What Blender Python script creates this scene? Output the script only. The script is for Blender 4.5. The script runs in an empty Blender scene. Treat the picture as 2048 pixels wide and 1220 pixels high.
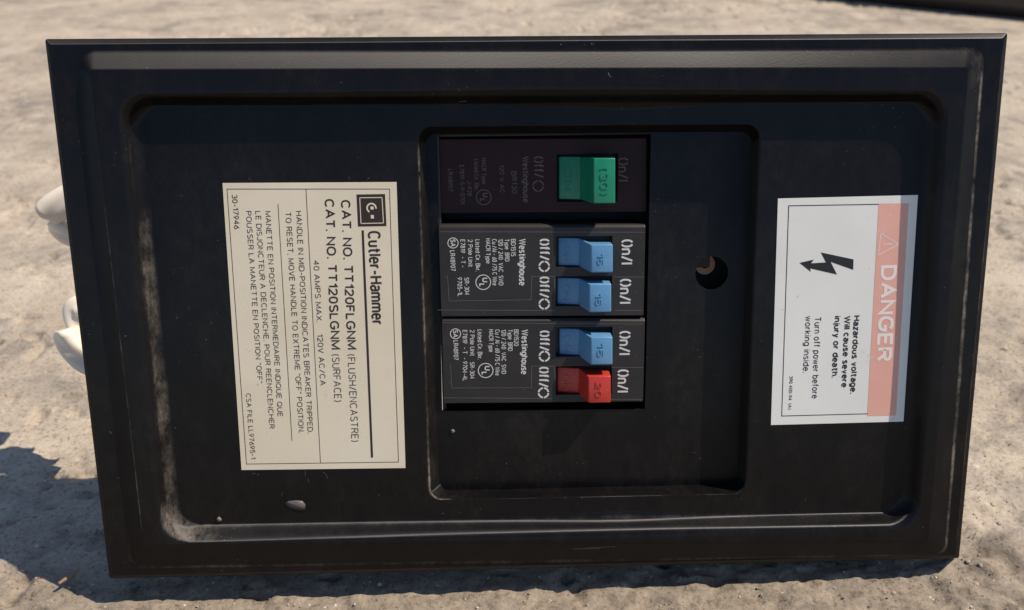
import bpy, bmesh, math, random
import numpy as np
from mathutils import Matrix, Vector

random.seed(4); rng = np.random.default_rng(7)
sc = bpy.context.scene
COL = sc.collection

# ---------------------------------------------------------------- camera, sky, sun, exposure
F_PX, IMG_W, IMG_H = 1680.0, 2048.0, 1220.0
LEAN = math.radians(20)                       # the panel leans back by 20 degrees
CAM_ROT = (-11.06789485, -1.6660701, -0.67593126)   # camera in the panel's own frame, degrees
CAM_POS = Vector((-0.01750867, 0.06588541, 0.308861))
cam_l = (Matrix.Rotation(math.radians(CAM_ROT[2]), 3, 'Z') @ Matrix.Rotation(math.radians(CAM_ROT[1]), 3, 'Y')
         @ Matrix.Rotation(math.radians(CAM_ROT[0]), 3, 'X'))
PANEL_R = Matrix.Rotation(math.pi/2 - LEAN, 3, 'X')
PANEL_O = Vector((0, 0, 0.1078))
PM = Matrix.Translation(PANEL_O) @ PANEL_R.to_4x4()
cam = bpy.data.objects.new('camera', bpy.data.cameras.new('camera'))
COL.objects.link(cam); sc.camera = cam
cam.matrix_world = PM @ Matrix.Translation(CAM_POS) @ cam_l.to_4x4()
cd = cam.data
cd.sensor_fit = 'HORIZONTAL'; cd.sensor_width = 36.0
cd.lens = 36.0*F_PX/IMG_W
cd.clip_start = 0.01; cd.clip_end = 200
cd.dof.use_dof = True; cd.dof.focus_distance = 0.318; cd.dof.aperture_fstop = 13.0

SUN_DIR = Vector((0.68, 0.02, 1.0)).normalized()
world = bpy.data.worlds.new('World'); sc.world = world; world.use_nodes = True
wn = world.node_tree
sky = wn.nodes.new('ShaderNodeTexSky'); sky.sky_type = 'NISHITA'; sky.sun_disc = False
sky.sun_elevation = math.asin(SUN_DIR.z); sky.sun_rotation = math.atan2(SUN_DIR.x, SUN_DIR.y)
sky.altitude = 1200; sky.air_density = 1.0; sky.dust_density = 0.9; sky.ozone_density = 1.0
bg = wn.nodes['Background']; bg.inputs['Strength'].default_value = 0.09
wn.links.new(sky.outputs[0], bg.inputs[0])
sl = bpy.data.lights.new('sun', 'SUN'); sl.energy = 4.2; sl.angle = math.radians(0.5); sl.color = (1, 0.89, 0.75)
so = bpy.data.objects.new('sun', sl); COL.objects.link(so)
so.rotation_euler = SUN_DIR.to_track_quat('Z', 'Y').to_euler(); so.location = (1, 0, 2)
sc.view_settings.view_transform = 'Standard'; sc.view_settings.look = 'None'
sc.view_settings.exposure = 0.4; sc.view_settings.gamma = 1.0

# ---------------------------------------------------------------- helpers
def U(x, y, z=0.0):
    """measured photo position -> point of the panel's own frame at height z above its rim"""
    d = cam_l @ Vector(((x-IMG_W/2)/F_PX, -(y-IMG_H/2)/F_PX, -1.0))
    t = (z-CAM_POS.z)/d.z
    return CAM_POS + d*t
def G(x, y, h=0.0):
    """measured photo position -> world point on the ground at height h"""
    M = cam.matrix_world
    d = (M.to_3x3() @ Vector(((x-IMG_W/2)/F_PX, -(y-IMG_H/2)/F_PX, -1.0)))
    o = M.translation
    return o + d*((h-o.z)/d.z)

def mat(name, col, rough=0.5, spec=0.5, metal=0.0, coat=0.0):
    m = bpy.data.materials.new(name); m.use_nodes = True
    b = m.node_tree.nodes['Principled BSDF']
    b.inputs['Base Color'].default_value = (*col, 1); b.inputs['Roughness'].default_value = rough
    b.inputs['Specular IOR Level'].default_value = spec; b.inputs['Metallic'].default_value = metal
    b.inputs['Coat Weight'].default_value = coat
    return m
class NT:
    def __init__(s, m): s.t = m.node_tree; s.b = s.t.nodes['Principled BSDF']; s.tc = s.t.nodes.new('ShaderNodeTexCoord')
    def n(s, typ, **kw):
        o = s.t.nodes.new(typ)
        for k, v in kw.items(): setattr(o, k, v)
        return o
    def l(s, a, b): s.t.links.new(a, b)
    def noise(s, scale, detail=4, rough=0.5, vec=None, stretch=None, dist=0.0):
        o = s.n('ShaderNodeTexNoise'); o.inputs['Scale'].default_value = scale; o.inputs['Detail'].default_value = detail
        o.inputs['Roughness'].default_value = rough; o.inputs['Distortion'].default_value = dist
        v = vec or s.tc.outputs['Object']
        if stretch:
            mp = s.n('ShaderNodeMapping'); mp.inputs['Scale'].default_value = stretch; s.l(v, mp.inputs[0]); v = mp.outputs[0]
        s.l(v, o.inputs['Vector']); return o.outputs['Fac']
    def vor(s, scale, feature='F1', vec=None):
        o = s.n('ShaderNodeTexVoronoi', feature=feature); o.inputs['Scale'].default_value = scale
        s.l(vec or s.tc.outputs['Object'], o.inputs['Vector']); return o
    def ramp(s, fac, *stops):
        o = s.n('ShaderNodeValToRGB'); e = o.color_ramp.elements
        while len(e) < len(stops): e.new(0.5)
        for i, (p, c) in enumerate(stops):
            e[i].position = p; e[i].color = (*(c if hasattr(c, '__len__') else (c, c, c)), 1)
        s.l(fac, o.inputs[0]); return o.outputs[0]
    def mix(s, fac, a, b, mode='MIX'):
        o = s.n('ShaderNodeMix', data_type='RGBA', blend_type=mode)
        for v, i in ((fac, o.inputs[0]), (a, o.inputs[6]), (b, o.inputs[7])):
            if hasattr(v, 'links'): s.l(v, i)
            elif hasattr(v, '__len__'): i.default_value = (*v, 1)
            else: i.default_value = v
        return o.outputs[2]
    def math(s, op, a, b=0.0):
        o = s.n('ShaderNodeMath', operation=op)
        for v, i in ((a, o.inputs[0]), (b, o.inputs[1])):
            if hasattr(v, 'links'): s.l(v, i)
            else: i.default_value = v
        return o.outputs[0]
    def bump(s, h, strength=0.3, dist=0.001, prev=None):
        o = s.n('ShaderNodeBump'); o.inputs['Strength'].default_value = strength; o.inputs['Distance'].default_value = dist
        s.l(h, o.inputs['Height'])
        if prev: s.l(prev, o.inputs['Normal'])
        return o.outputs[0]
    def attr(s, name):
        o = s.n('ShaderNodeAttribute', attribute_name=name); return o.outputs['Fac']


# ---------------------------------------------------------------- single-stroke lettering
def _arc(cx, cy, rx, ry, a0, a1, n=10, p=2.35):
    out = []
    for k in range(n+1):
        a = math.radians(a0+(a1-a0)*k/n); c, s_ = math.cos(a), math.sin(a)
        out.append((cx+rx*math.copysign(abs(c)**(2/p), c), cy+ry*math.copysign(abs(s_)**(2/p), s_)))
    return out
def _font():
    A = _arc; F = {}
    F['A'] = (.72, [[(0, 0), (.36, 1), (.72, 0)], [(.13, .34), (.59, .34)]])
    F['B'] = (.60, [[(.33, .54), (0, .54), (0, 1), (.32, 1)]+A(.34, .77, .23, .23, 90, -90, 8)[1:], [(0, .54), (0, 0), (.35, 0)]+A(.35, .27, .25, .27, -90, 90, 8)[1:]])
    F['C'] = (.66, [A(.34, .5, .34, .5, 42, 318, 18)])
    F['D'] = (.66, [[(0, 0), (0, 1), (.28, 1)]+A(.28, .5, .38, .5, 90, -90, 12)[1:]+[(0, 0)]])
    F['E'] = (.54, [[(.54, 1), (0, 1), (0, 0), (.54, 0)], [(0, .53), (.48, .53)]])
    F['F'] = (.52, [[(.52, 1), (0, 1), (0, 0)], [(0, .52), (.45, .52)]])
    F['G'] = (.70, [A(.35, .5, .35, .5, 42, 335, 18)+[(.70, .46), (.40, .46)]])
    F['H'] = (.62, [[(0, 0), (0, 1)], [(.62, 0), (.62, 1)], [(0, .52), (.62, .52)]])
    F['I'] = (.0, [[(0, 0), (0, 1)]]); F['|'] = F['I']
    F['J'] = (.44, [[(.44, 1), (.44, .27)]+A(.22, .25, .22, .25, 0, -180, 9)[1:]])
    F['K'] = (.62, [[(0, 0), (0, 1)], [(.60, 1), (0, .36)], [(.20, .55), (.62, 0)]])
    F['L'] = (.48, [[(0, 1), (0, 0), (.48, 0)]])
    F['M'] = (.78, [[(0, 0), (0, 1), (.39, .12), (.78, 1), (.78, 0)]])
    F['N'] = (.64, [[(0, 0), (0, 1), (.64, 0), (.64, 1)]])
    F['O'] = (.70, [A(.35, .5, .35, .5, 90, 450, 26)])
    F['0'] = (.52, [A(.26, .5, .26, .5, 90, 450, 24)])
    F['~'] = (.60, [A(.30, .5, .30, .5, 103, 257, 12), A(.30, .5, .30, .5, 77, -77, 12)])
    F['P'] = (.58, [[(0, 0), (0, 1), (.32, 1)]+A(.32, .74, .26, .26, 90, -90, 9)[1:]+[(0, .48)]])
    F['Q'] = (.70, [A(.35, .5, .35, .5, 90, 450, 26), [(.42, .24), (.70, -.03)]])
    F['R'] = (.60, [[(0, 0), (0, 1), (.34, 1)]+A(.34, .76, .25, .24, 90, -90, 9)[1:]+[(0, .52)], [(.33, .52), (.60, 0)]])
    F['S'] = (.58, [A(.29, .755, .27, .245, 30, 180, 9)+[(.10, .58), (.48, .44)]+A(.29, .255, .29, .255, 0, -150, 9)])
    F['T'] = (.62, [[(0, 1), (.62, 1)], [(.31, 1), (.31, 0)]])
    F['U'] = (.62, [[(0, 1), (0, .3)]+A(.31, .3, .31, .3, 180, 360, 12)[1:]+[(.62, 1)]])
    F['V'] = (.66, [[(0, 1), (.33, 0), (.66, 1)]])
    F['W'] = (.96, [[(0, 1), (.24, 0), (.48, .95), (.72, 0), (.96, 1)]])
    F['X'] = (.62, [[(0, 1), (.62, 0)], [(0, 0), (.62, 1)]])
    F['Y'] = (.64, [[(0, 1), (.32, .45), (.64, 1)], [(.32, .45), (.32, 0)]])
    F['1'] = (.26, [[(0, .78), (.26, 1), (.26, 0)]])
    F['2'] = (.52, [A(.26, .73, .26, .27, 165, -25, 10)+[(0, 0), (.52, 0)]])
    F['3'] = (.52, [A(.26, .76, .24, .24, 150, -90, 10), A(.26, .26, .26, .26, 90, -150, 10)])
    F['4'] = (.56, [[(.42, 0), (.42, 1), (0, .30), (.56, .30)]])
    F['5'] = (.52, [[(.48, 1), (.08, 1), (.04, .50)]+A(.26, .32, .26, .32, 125, -150, 14)])
    F['6'] = (.52, [[(.42, 1), (.12, .56)]+A(.26, .30, .26, .30, 165, 525, 18)])
    F['7'] = (.52, [[(0, 1), (.52, 1), (.16, 0)]])
    F['8'] = (.52, [A(.26, .76, .23, .24, -90, 270, 18), A(.26, .26, .26, .26, 90, 450, 18)])
    F['9'] = (.52, [[(.10, 0), (.40, .44)]+A(.26, .70, .26, .30, -15, 345, 18)])
    F['.'] = (.04, [[(.02, -.07), (.02, .09)]]); F[','] = (.06, [[(.06, .06), (0, -.14)]])
    F['-'] = (.36, [[(0, .42), (.36, .42)]]); F['/'] = (.40, [[(0, -.02), (.40, 1.02)]])
    F['"'] = (.22, [[(.03, 1), (.0, .76)], [(.22, 1), (.19, .76)]])
    F['('] = (.22, [A(.34, .45, .30, .66, 125, 235, 9, 2)]); F[')'] = (.22, [A(-.12, .45, .30, .66, 55, -55, 9, 2)])
    x = .72
    F['a'] = (.46, [[(.02, x-.10), (.12, x), (.34, x), (.46, x-.12), (.46, 0)], [(.46, .42), (.14, .40), (0, .28), (0, .12), (.10, 0), (.28, 0), (.46, .14)]])
    F['b'] = (.50, [[(0, 1), (0, 0)], A(.25, x/2, .25, x/2, 180, -180, 18)])
    F['c'] = (.46, [A(.25, x/2, .25, x/2, 48, 312, 14)])
    F['d'] = (.50, [[(.50, 1), (.50, 0)], A(.25, x/2, .25, x/2, 0, 360, 18)])
    F['e'] = (.50, [[(0, x*.53), (.50, x*.53)]+A(.25, x/2, .25, x/2, 8, 318, 16)[1:]])
    F['f'] = (.28, [[(.30, .98), (.20, 1), (.12, .90), (.12, 0)], [(0, x), (.28, x)]])
    F['g'] = (.50, [A(.25, x/2, .25, x/2, 0, 360, 18), [(.50, x), (.50, .0)]+A(.26, -.02, .24, .24, 0, -150, 8)[1:]])
    F['h'] = (.46, [[(0, 0), (0, 1)], [(0, .45)]+A(.23, .45, .23, x-.45, 180, 0, 8)[1:]+[(.46, 0)]])
    F['i'] = (.0, [[(0, 0), (0, x)], [(0, .89), (0, 1)]])
    F['j'] = (.08, [[(.08, x), (.08, -.14), (0, -.24)], [(.08, .89), (.08, 1)]])
    F['k'] = (.44, [[(0, 0), (0, 1)], [(.42, x), (0, .26)], [(.15, .40), (.44, 0)]])
    F['l'] = (.0, [[(0, 0), (0, 1)]])
    F['m'] = (.80, [[(0, 0), (0, x)], [(0, .45)]+A(.20, .45, .20, x-.45, 180, 0, 8)[1:]+[(.40, 0)], [(.40, .45)]+A(.60, .45, .20, x-.45, 180, 0, 8)[1:]+[(.80, 0)]])
    F['n'] = (.46, [[(0, 0), (0, x)], [(0, .45)]+A(.23, .45, .23, x-.45, 180, 0, 8)[1:]+[(.46, 0)]])
    F['o'] = (.50, [A(.25, x/2, .25, x/2, 90, 450, 20)])
    F['p'] = (.50, [[(0, x), (0, -.26)], A(.25, x/2, .25, x/2, 180, -180, 18)])
    F['r'] = (.26, [[(0, 0), (0, x)], [(0, .46), (.08, x-.06), (.26, x)]])
    F['s'] = (.42, [A(.21, x-.175, .19, .175, 30, 180, 7)+[(.09, .42), (.33, .32)]+A(.21, .18, .21, .18, 0, -150, 7)])
    F['t'] = (.36, [[(.15, .97), (.15, .12), (.22, 0), (.36, 0)], [(0, x-.02), (.36, x-.02)]])
    F['u'] = (.46, [[(0, x), (0, .26)]+A(.23, .26, .23, .26, 180, 360, 8)[1:], [(.46, x), (.46, 0)]])
    F['v'] = (.44, [[(0, x), (.22, 0), (.44, x)]]); F['w'] = (.70, [[(0, x), (.18, 0), (.35, x*.95), (.52, 0), (.70, x)]])
    F['y'] = (.44, [[(0, x), (.22, .02)], [(.44, x), (.16, -.24), (.02, -.24)]]); F['z'] = (.42, [[(0, x), (.42, x), (0, 0), (.42, 0)]])
    return F
GLYPH = _font()
def stroke(P, w):
    """ribbon of width w along a 2-D polyline, mitred; returns points and quads"""
    P = [np.array(p, float) for i, p in enumerate(P) if i == 0 or np.hypot(p[0]-P[i-1][0], p[1]-P[i-1][1]) > 1e-7]
    closed = len(P) > 3 and np.hypot(*(P[0]-P[-1])) < 1e-6
    if closed: P = P[:-1]
    n = len(P); L, R = [], []
    for i, p in enumerate(P):
        a = P[i-1] if (closed or i > 0) else None; b = P[(i+1) % n] if (closed or i < n-1) else None
        d1 = (p-a)/np.hypot(*(p-a)) if a is not None else None; d2 = (b-p)/np.hypot(*(b-p)) if b is not None else None
        if d1 is None: d1 = d2; p = p-d2*0
        if d2 is None: d2 = d1
        n1 = np.array([-d1[1], d1[0]]); n2 = np.array([-d2[1], d2[0]]); m = n1+n2; mm = np.hypot(*m)
        if mm < 1e-6: m = n1; k = 1
        else: m = m/mm; k = min(1/max(m.dot(n1), .3), 2.2)
        L.append(p+m*k*w/2); R.append(p-m*k*w/2)
    vs = L+R; fs = [(i, n+i, n+(i+1) % n, (i+1) % n) for i in range(n if closed else n-1)]
    return vs, fs
def line_layout(body, gap=.26, space=.42):
    x = 0; out = []
    for ch in body:
        if ch == ' ': x += space; continue
        w, st = GLYPH[ch]
        g = gap
        out.append((x, st)); x += w+g
    return out, x-gap

class MB:
    """collects geometry in the panel frame"""
    def __init__(s): s.v = []; s.f = []; s.m = []
    def add(s, vs, fs, mi=0):
        o = len(s.v); s.v += [tuple(v) for v in vs]; s.f += [tuple(i+o for i in f) for f in fs]; s.m += [mi]*len(fs)
    def quadpx(s, pts, z, mi=0):
        s.add([U(x, y, z) for x, y in pts], [tuple(range(len(pts)))[::-1]], mi)
    def line(s, a, b, w, z, mi=0):
        """flat stroke between two photo points, width w metres"""
        A, B = U(*a, z), U(*b, z); d = (B-A).normalized(); n = Vector((-d.y, d.x, 0))*w/2; e = d*w/2
        s.add([A-n-e, B-n+e, B+n+e, A+n-e], [(0, 1, 2, 3)], mi)
    def ring(s, c, r, w, z, gaps=0, mi=0, seg=40):
        C = U(*c, z); R = (U(c[0]+r, c[1], z)-C).length; W = (U(c[0]+w, c[1], z)-C).length
        for k in range(seg):
            if gaps and (k % (seg//gaps)) == 0: continue
            a, b = 2*math.pi*(k-.5)/seg, 2*math.pi*(k+.5)/seg
            s.add([C+Vector((math.cos(t)*q, math.sin(t)*q, 0)) for t, q in ((a, R-W), (a, R), (b, R), (b, R-W))], [(0, 1, 2, 3)], mi)
    def disc(s, c, r, z, mi=0, seg=20):
        C = U(*c, z); R = (U(c[0]+r, c[1], z)-C).length
        s.add([C+Vector((math.cos(2*math.pi*k/seg)*R, math.sin(2*math.pi*k/seg)*R, 0)) for k in range(seg)], [tuple(range(seg))], mi)
    def text(s, body, p0, p1, cap, z, weight=.12, mi=0, extrude=0.0, gap=.26):
        """a line of print from photo point p0 to p1 along its baseline: capital height cap, stroke width as a fraction of it"""
        A, B = U(*p0, z), U(*p1, z); L = (B-A).length; d = (B-A)/L; up = Vector((-d.y, d.x, 0))
        H = (U(p0[0]+cap, p0[1], z)-A).length; w = H*weight
        lay, tot = line_layout(body, gap); k = (L-w)/max(tot, .01)
        if tot < .05: k = 0
        lvl = 0
        for x0, strokes in lay:
            for st in strokes:
                pts = [(w/2+(x0+x)*k, w/2+y*(H-w)) for x, y in st]
                vs, fs = stroke(pts, w); lvl = (lvl+1) % 6; dz = Vector((0, 0, lvl*4e-6))
                V = [A+d*v[0]+up*v[1]+dz for v in vs]
                if extrude:
                    n = len(V); E = [v+Vector((0, 0, extrude)) for v in V]; m = n//2; closed = len(fs) == m
                    q = [tuple(i+n for i in f) for f in fs]
                    rng_ = range(m if closed else m-1)
                    q += [(i, (i+1) % m, n+(i+1) % m, n+i) for i in rng_]+[(m+(i+1) % m, m+i, n+m+i, n+m+(i+1) % m) for i in rng_]
                    if not closed: q += [(m, 0, n, n+m), (m-1, 2*m-1, n+2*m-1, n+m-1)]
                    s.add(V+E, q, mi)
                else: s.add(V, fs, mi)
    def build(s, name, mats, parent=None, smooth=False, bevel=0, seg=2, label=None, wn=False):
        me = bpy.data.meshes.new(name); me.from_pydata([tuple(Vector(v)-(OFF if parent else Vector())) for v in s.v], [], s.f)
        mats = mats if isinstance(mats, (list, tuple)) else [mats]
        for m in mats: me.materials.append(m)
        me.polygons.foreach_set('material_index', s.m)
        if smooth: me.polygons.foreach_set('use_smooth', [True]*len(s.f))
        o = bpy.data.objects.new(name, me); COL.objects.link(o)
        if parent: o.parent = parent
        if bevel:
            b = o.modifiers.new('bevel', 'BEVEL'); b.width = bevel; b.segments = seg; b.limit_method = 'ANGLE'; b.angle_limit = math.radians(25)
        if wn:
            w = o.modifiers.new('wn', 'WEIGHTED_NORMAL'); w.keep_sharp = True
        if label: o['label'] = label
        return o
OFF = Vector()

def tag(o, label=None, cat=None, group=None, kind=None):
    for k, v in (('label', label), ('category', cat), ('group', group), ('kind', kind)):
        if v: o[k] = v
    return o

# value noise for relief
def vnoise(x, y, seed):
    r = np.random.default_rng(seed).random((256, 256))
    xi = np.floor(x).astype(int); yi = np.floor(y).astype(int); fx = x-xi; fy = y-yi
    fx = fx*fx*(3-2*fx); fy = fy*fy*(3-2*fy)
    g = lambda a, b: r[a % 256, b % 256]
    return (g(xi, yi)*(1-fx)+g(xi+1, yi)*fx)*(1-fy)+(g(xi, yi+1)*(1-fx)+g(xi+1, yi+1)*fx)*fy
def fbm(x, y, s, seed, oct=4, gain=.5):
    t = 0; a = 1; n = 0
    for k in range(oct):
        t = t+a*vnoise(x*s+k*17.3, y*s+k*9.1, seed+k); n += a; a *= gain; s *= 2.03
    return t/n

# ---------------------------------------------------------------- materials
def m_paint():
    m = mat('black_enamel', (.011, .011, .013), .40, .25); t = NT(m)
    big = t.noise(9, 3); fine = t.noise(260, 4, .6)
    dust = t.attr('dust')
    speck = t.ramp(t.noise(900, 2, .5), (.715, 0.), (.76, 1.))
    gate = t.ramp(t.noise(45, 3, .6), (.52, 0.), (.66, 1.))
    speck = t.mix(1.0, speck, gate, 'MULTIPLY')
    scr = t.ramp(t.noise(60, 5, .7, stretch=(1, 16, 1), dist=.6), (.70, 0.), (.76, 1.))
    dn = t.ramp(t.noise(330, 6, .8, stretch=(1, .5, 1)), (.36, 0.), (.70, 1.))
    d = t.math('MULTIPLY', dust, dn); d = t.math('MULTIPLY', d, 1.5); d = t.math('MULTIPLY', d, t.ramp(t.noise(38, 5, .7, stretch=(1.6, .8, 1)), (.40, .12), (.60, 1.)))
    base = t.mix(t.ramp(big, (.3, 0.), (.75, 1.)), (.0046, .0042, .0048), (.0058, .0051, .0056))
    c = t.mix(t.math('MULTIPLY', speck, .6), base, (.22, .20, .18))
    c = t.mix(t.math('MULTIPLY', scr, .07), c, (.2, .19, .18))
    c = t.mix(t.math('MINIMUM', d, .9), c, (.21, .18, .15))
    t.l(c, t.b.inputs['Base Color'])
    r = t.math('ADD', t.math('MULTIPLY', fine, .03), .385); r = t.math('ADD', r, t.math('MULTIPLY', d, .4)); t.l(r, t.b.inputs['Roughness'])
    b1 = t.bump(t.noise(1600, 2), .05, .0002); b2 = t.bump(t.noise(11, 1, stretch=(1, 3, 3)), .05, .004, b1)
    t.l(b2, t.b.inputs['Normal'])
    # highlight drawn out along X to brighten the slopes; tint paints in sky blue
    tg = t.n('ShaderNodeCombineXYZ'); tg.inputs[0].default_value = 1.0
    t.b.inputs['Anisotropic'].default_value = 1.0; t.b.inputs['Specular Tint'].default_value = (.93, .94, 1, 1); t.l(tg.outputs[0], t.b.inputs['Tangent'])
    return m
def m_plastic(name, c1, c2, rough=.45, spec=.40):
    m = mat(name, c1, rough, spec); t = NT(m)
    c = t.mix(t.ramp(t.noise(60, 4), (.35, 0.), (.7, 1.)), c1, c2)
    sp = t.ramp(t.noise(1100, 2), (.72, 0.), (.78, 1.))
    c = t.mix(t.math('MULTIPLY', sp, .3), c, (.3, .27, .24))
    t.l(c, t.b.inputs['Base Color']); t.l(t.bump(t.noise(1500, 2), .08, .0002), t.b.inputs['Normal'])
    return m
def m_handle(name, c, edge):
    m = mat(name, c, .30, .5); t = NT(m)
    cc = t.mix(t.ramp(t.noise(180, 4, .6), (.45, 0.), (.75, 1.)), c, edge)
    gr = t.ramp(t.noise(420, 4, .7), (.60, 0.), (.72, 1.))
    cc = t.mix(t.math('MULTIPLY', gr, .25), cc, (.12, .10, .09))
    t.l(cc, t.b.inputs['Base Color']); t.l(t.bump(t.noise(500, 3), .1, .0003), t.b.inputs['Normal']); return m
def m_paper(name, c1, c2, stain, rough=.42, patch=None):
    m = mat(name, c1, rough, .4); t = NT(m)
    c = t.mix(t.ramp(t.noise(28, 5, .6), (.35, 0.), (.7, 1.)), c1, c2)
    s = t.ramp(t.noise(75, 5, .7), (.64, 0.), (.74, 1.))
    c = t.mix(t.math('MULTIPLY', s, .22), c, stain)
    sp = t.ramp(t.noise(520, 2), (.74, 0.), (.77, 1.))
    c = t.mix(t.math('MULTIPLY', sp, .5), c, stain)
    if patch:
        pp = t.ramp(t.noise(150, 5, .75), (.60, 0.), (.66, 1.)); c = t.mix(t.math('MULTIPLY', pp, .35), c, patch)
    t.l(c, t.b.inputs['Base Color']); t.l(t.bump(t.noise(30, 2), .06, .002), t.b.inputs['Normal']); return m
PAINT = m_paint()
CASE = m_plastic('breaker_case_plastic', (.020, .018, .018), (.030, .025, .024))
CASE_OLD = m_plastic('brown_bakelite', (.030, .010, .010), (.022, .008, .008), .4, .22)
SLOT = mat('dark_slot', (.004, .004, .004), .8, .2)
WHITE_INK = mat('white_ink', (.62, .61, .59), .5)
FAINT_INK = mat('faint_ink', (.13, .095, .09), .6)  # print on the green-handled breaker, much darker than the white ink
WORN_EDGE = mat('worn_plastic_edge', (.13, .12, .115), .5)
BLUE = m_handle('blue_plastic', (.10, .26, .46), (.13, .29, .48))
GREEN = m_handle('green_plastic', (.008, .20, .105), (.012, .24, .135))
RED = m_handle('red_plastic', (.46, .034, .022), (.52, .05, .035))
CREAM = m_paper('cream_sticker', (.76, .68, .53), (.70, .61, .46), (.45, .30, .18))
WHITE = m_paper('white_sticker', (.80, .79, .75), (.74, .74, .70), (.40, .37, .33))
BROWN_INK = mat('brown_black_ink', (.030, .017, .014), .5)
BLACK_INK = mat('black_ink', (.015, .014, .015), .45)
PINK = m_paper('faded_red_ink', (.80, .44, .36), (.75, .38, .31), (.80, .62, .56), patch=(.84, .62, .56))
PALE_INK = mat('pale_ink', (.82, .74, .70), .45)
CABLE = mat('off_white_sheath', (.70, .62, .52), .22, .5)
_t = NT(CABLE); _c = _t.mix(_t.ramp(_t.noise(60, 4), (.4, 0.), (.75, 1.)), (.82, .74, .63), (.74, .64, .52))
_c = _t.mix(_t.ramp(_t.noise(260, 4, .7), (.66, 0.), (.72, .6)), _c, (.16, .11, .08)); _t.l(_c, _t.b.inputs['Base Color'])
BRASS = mat('old_copper', (.36, .18, .09), .5, .5, .3)
BOXP = mat('box_steel_grey', (.02, .02, .022), .5)

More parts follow.
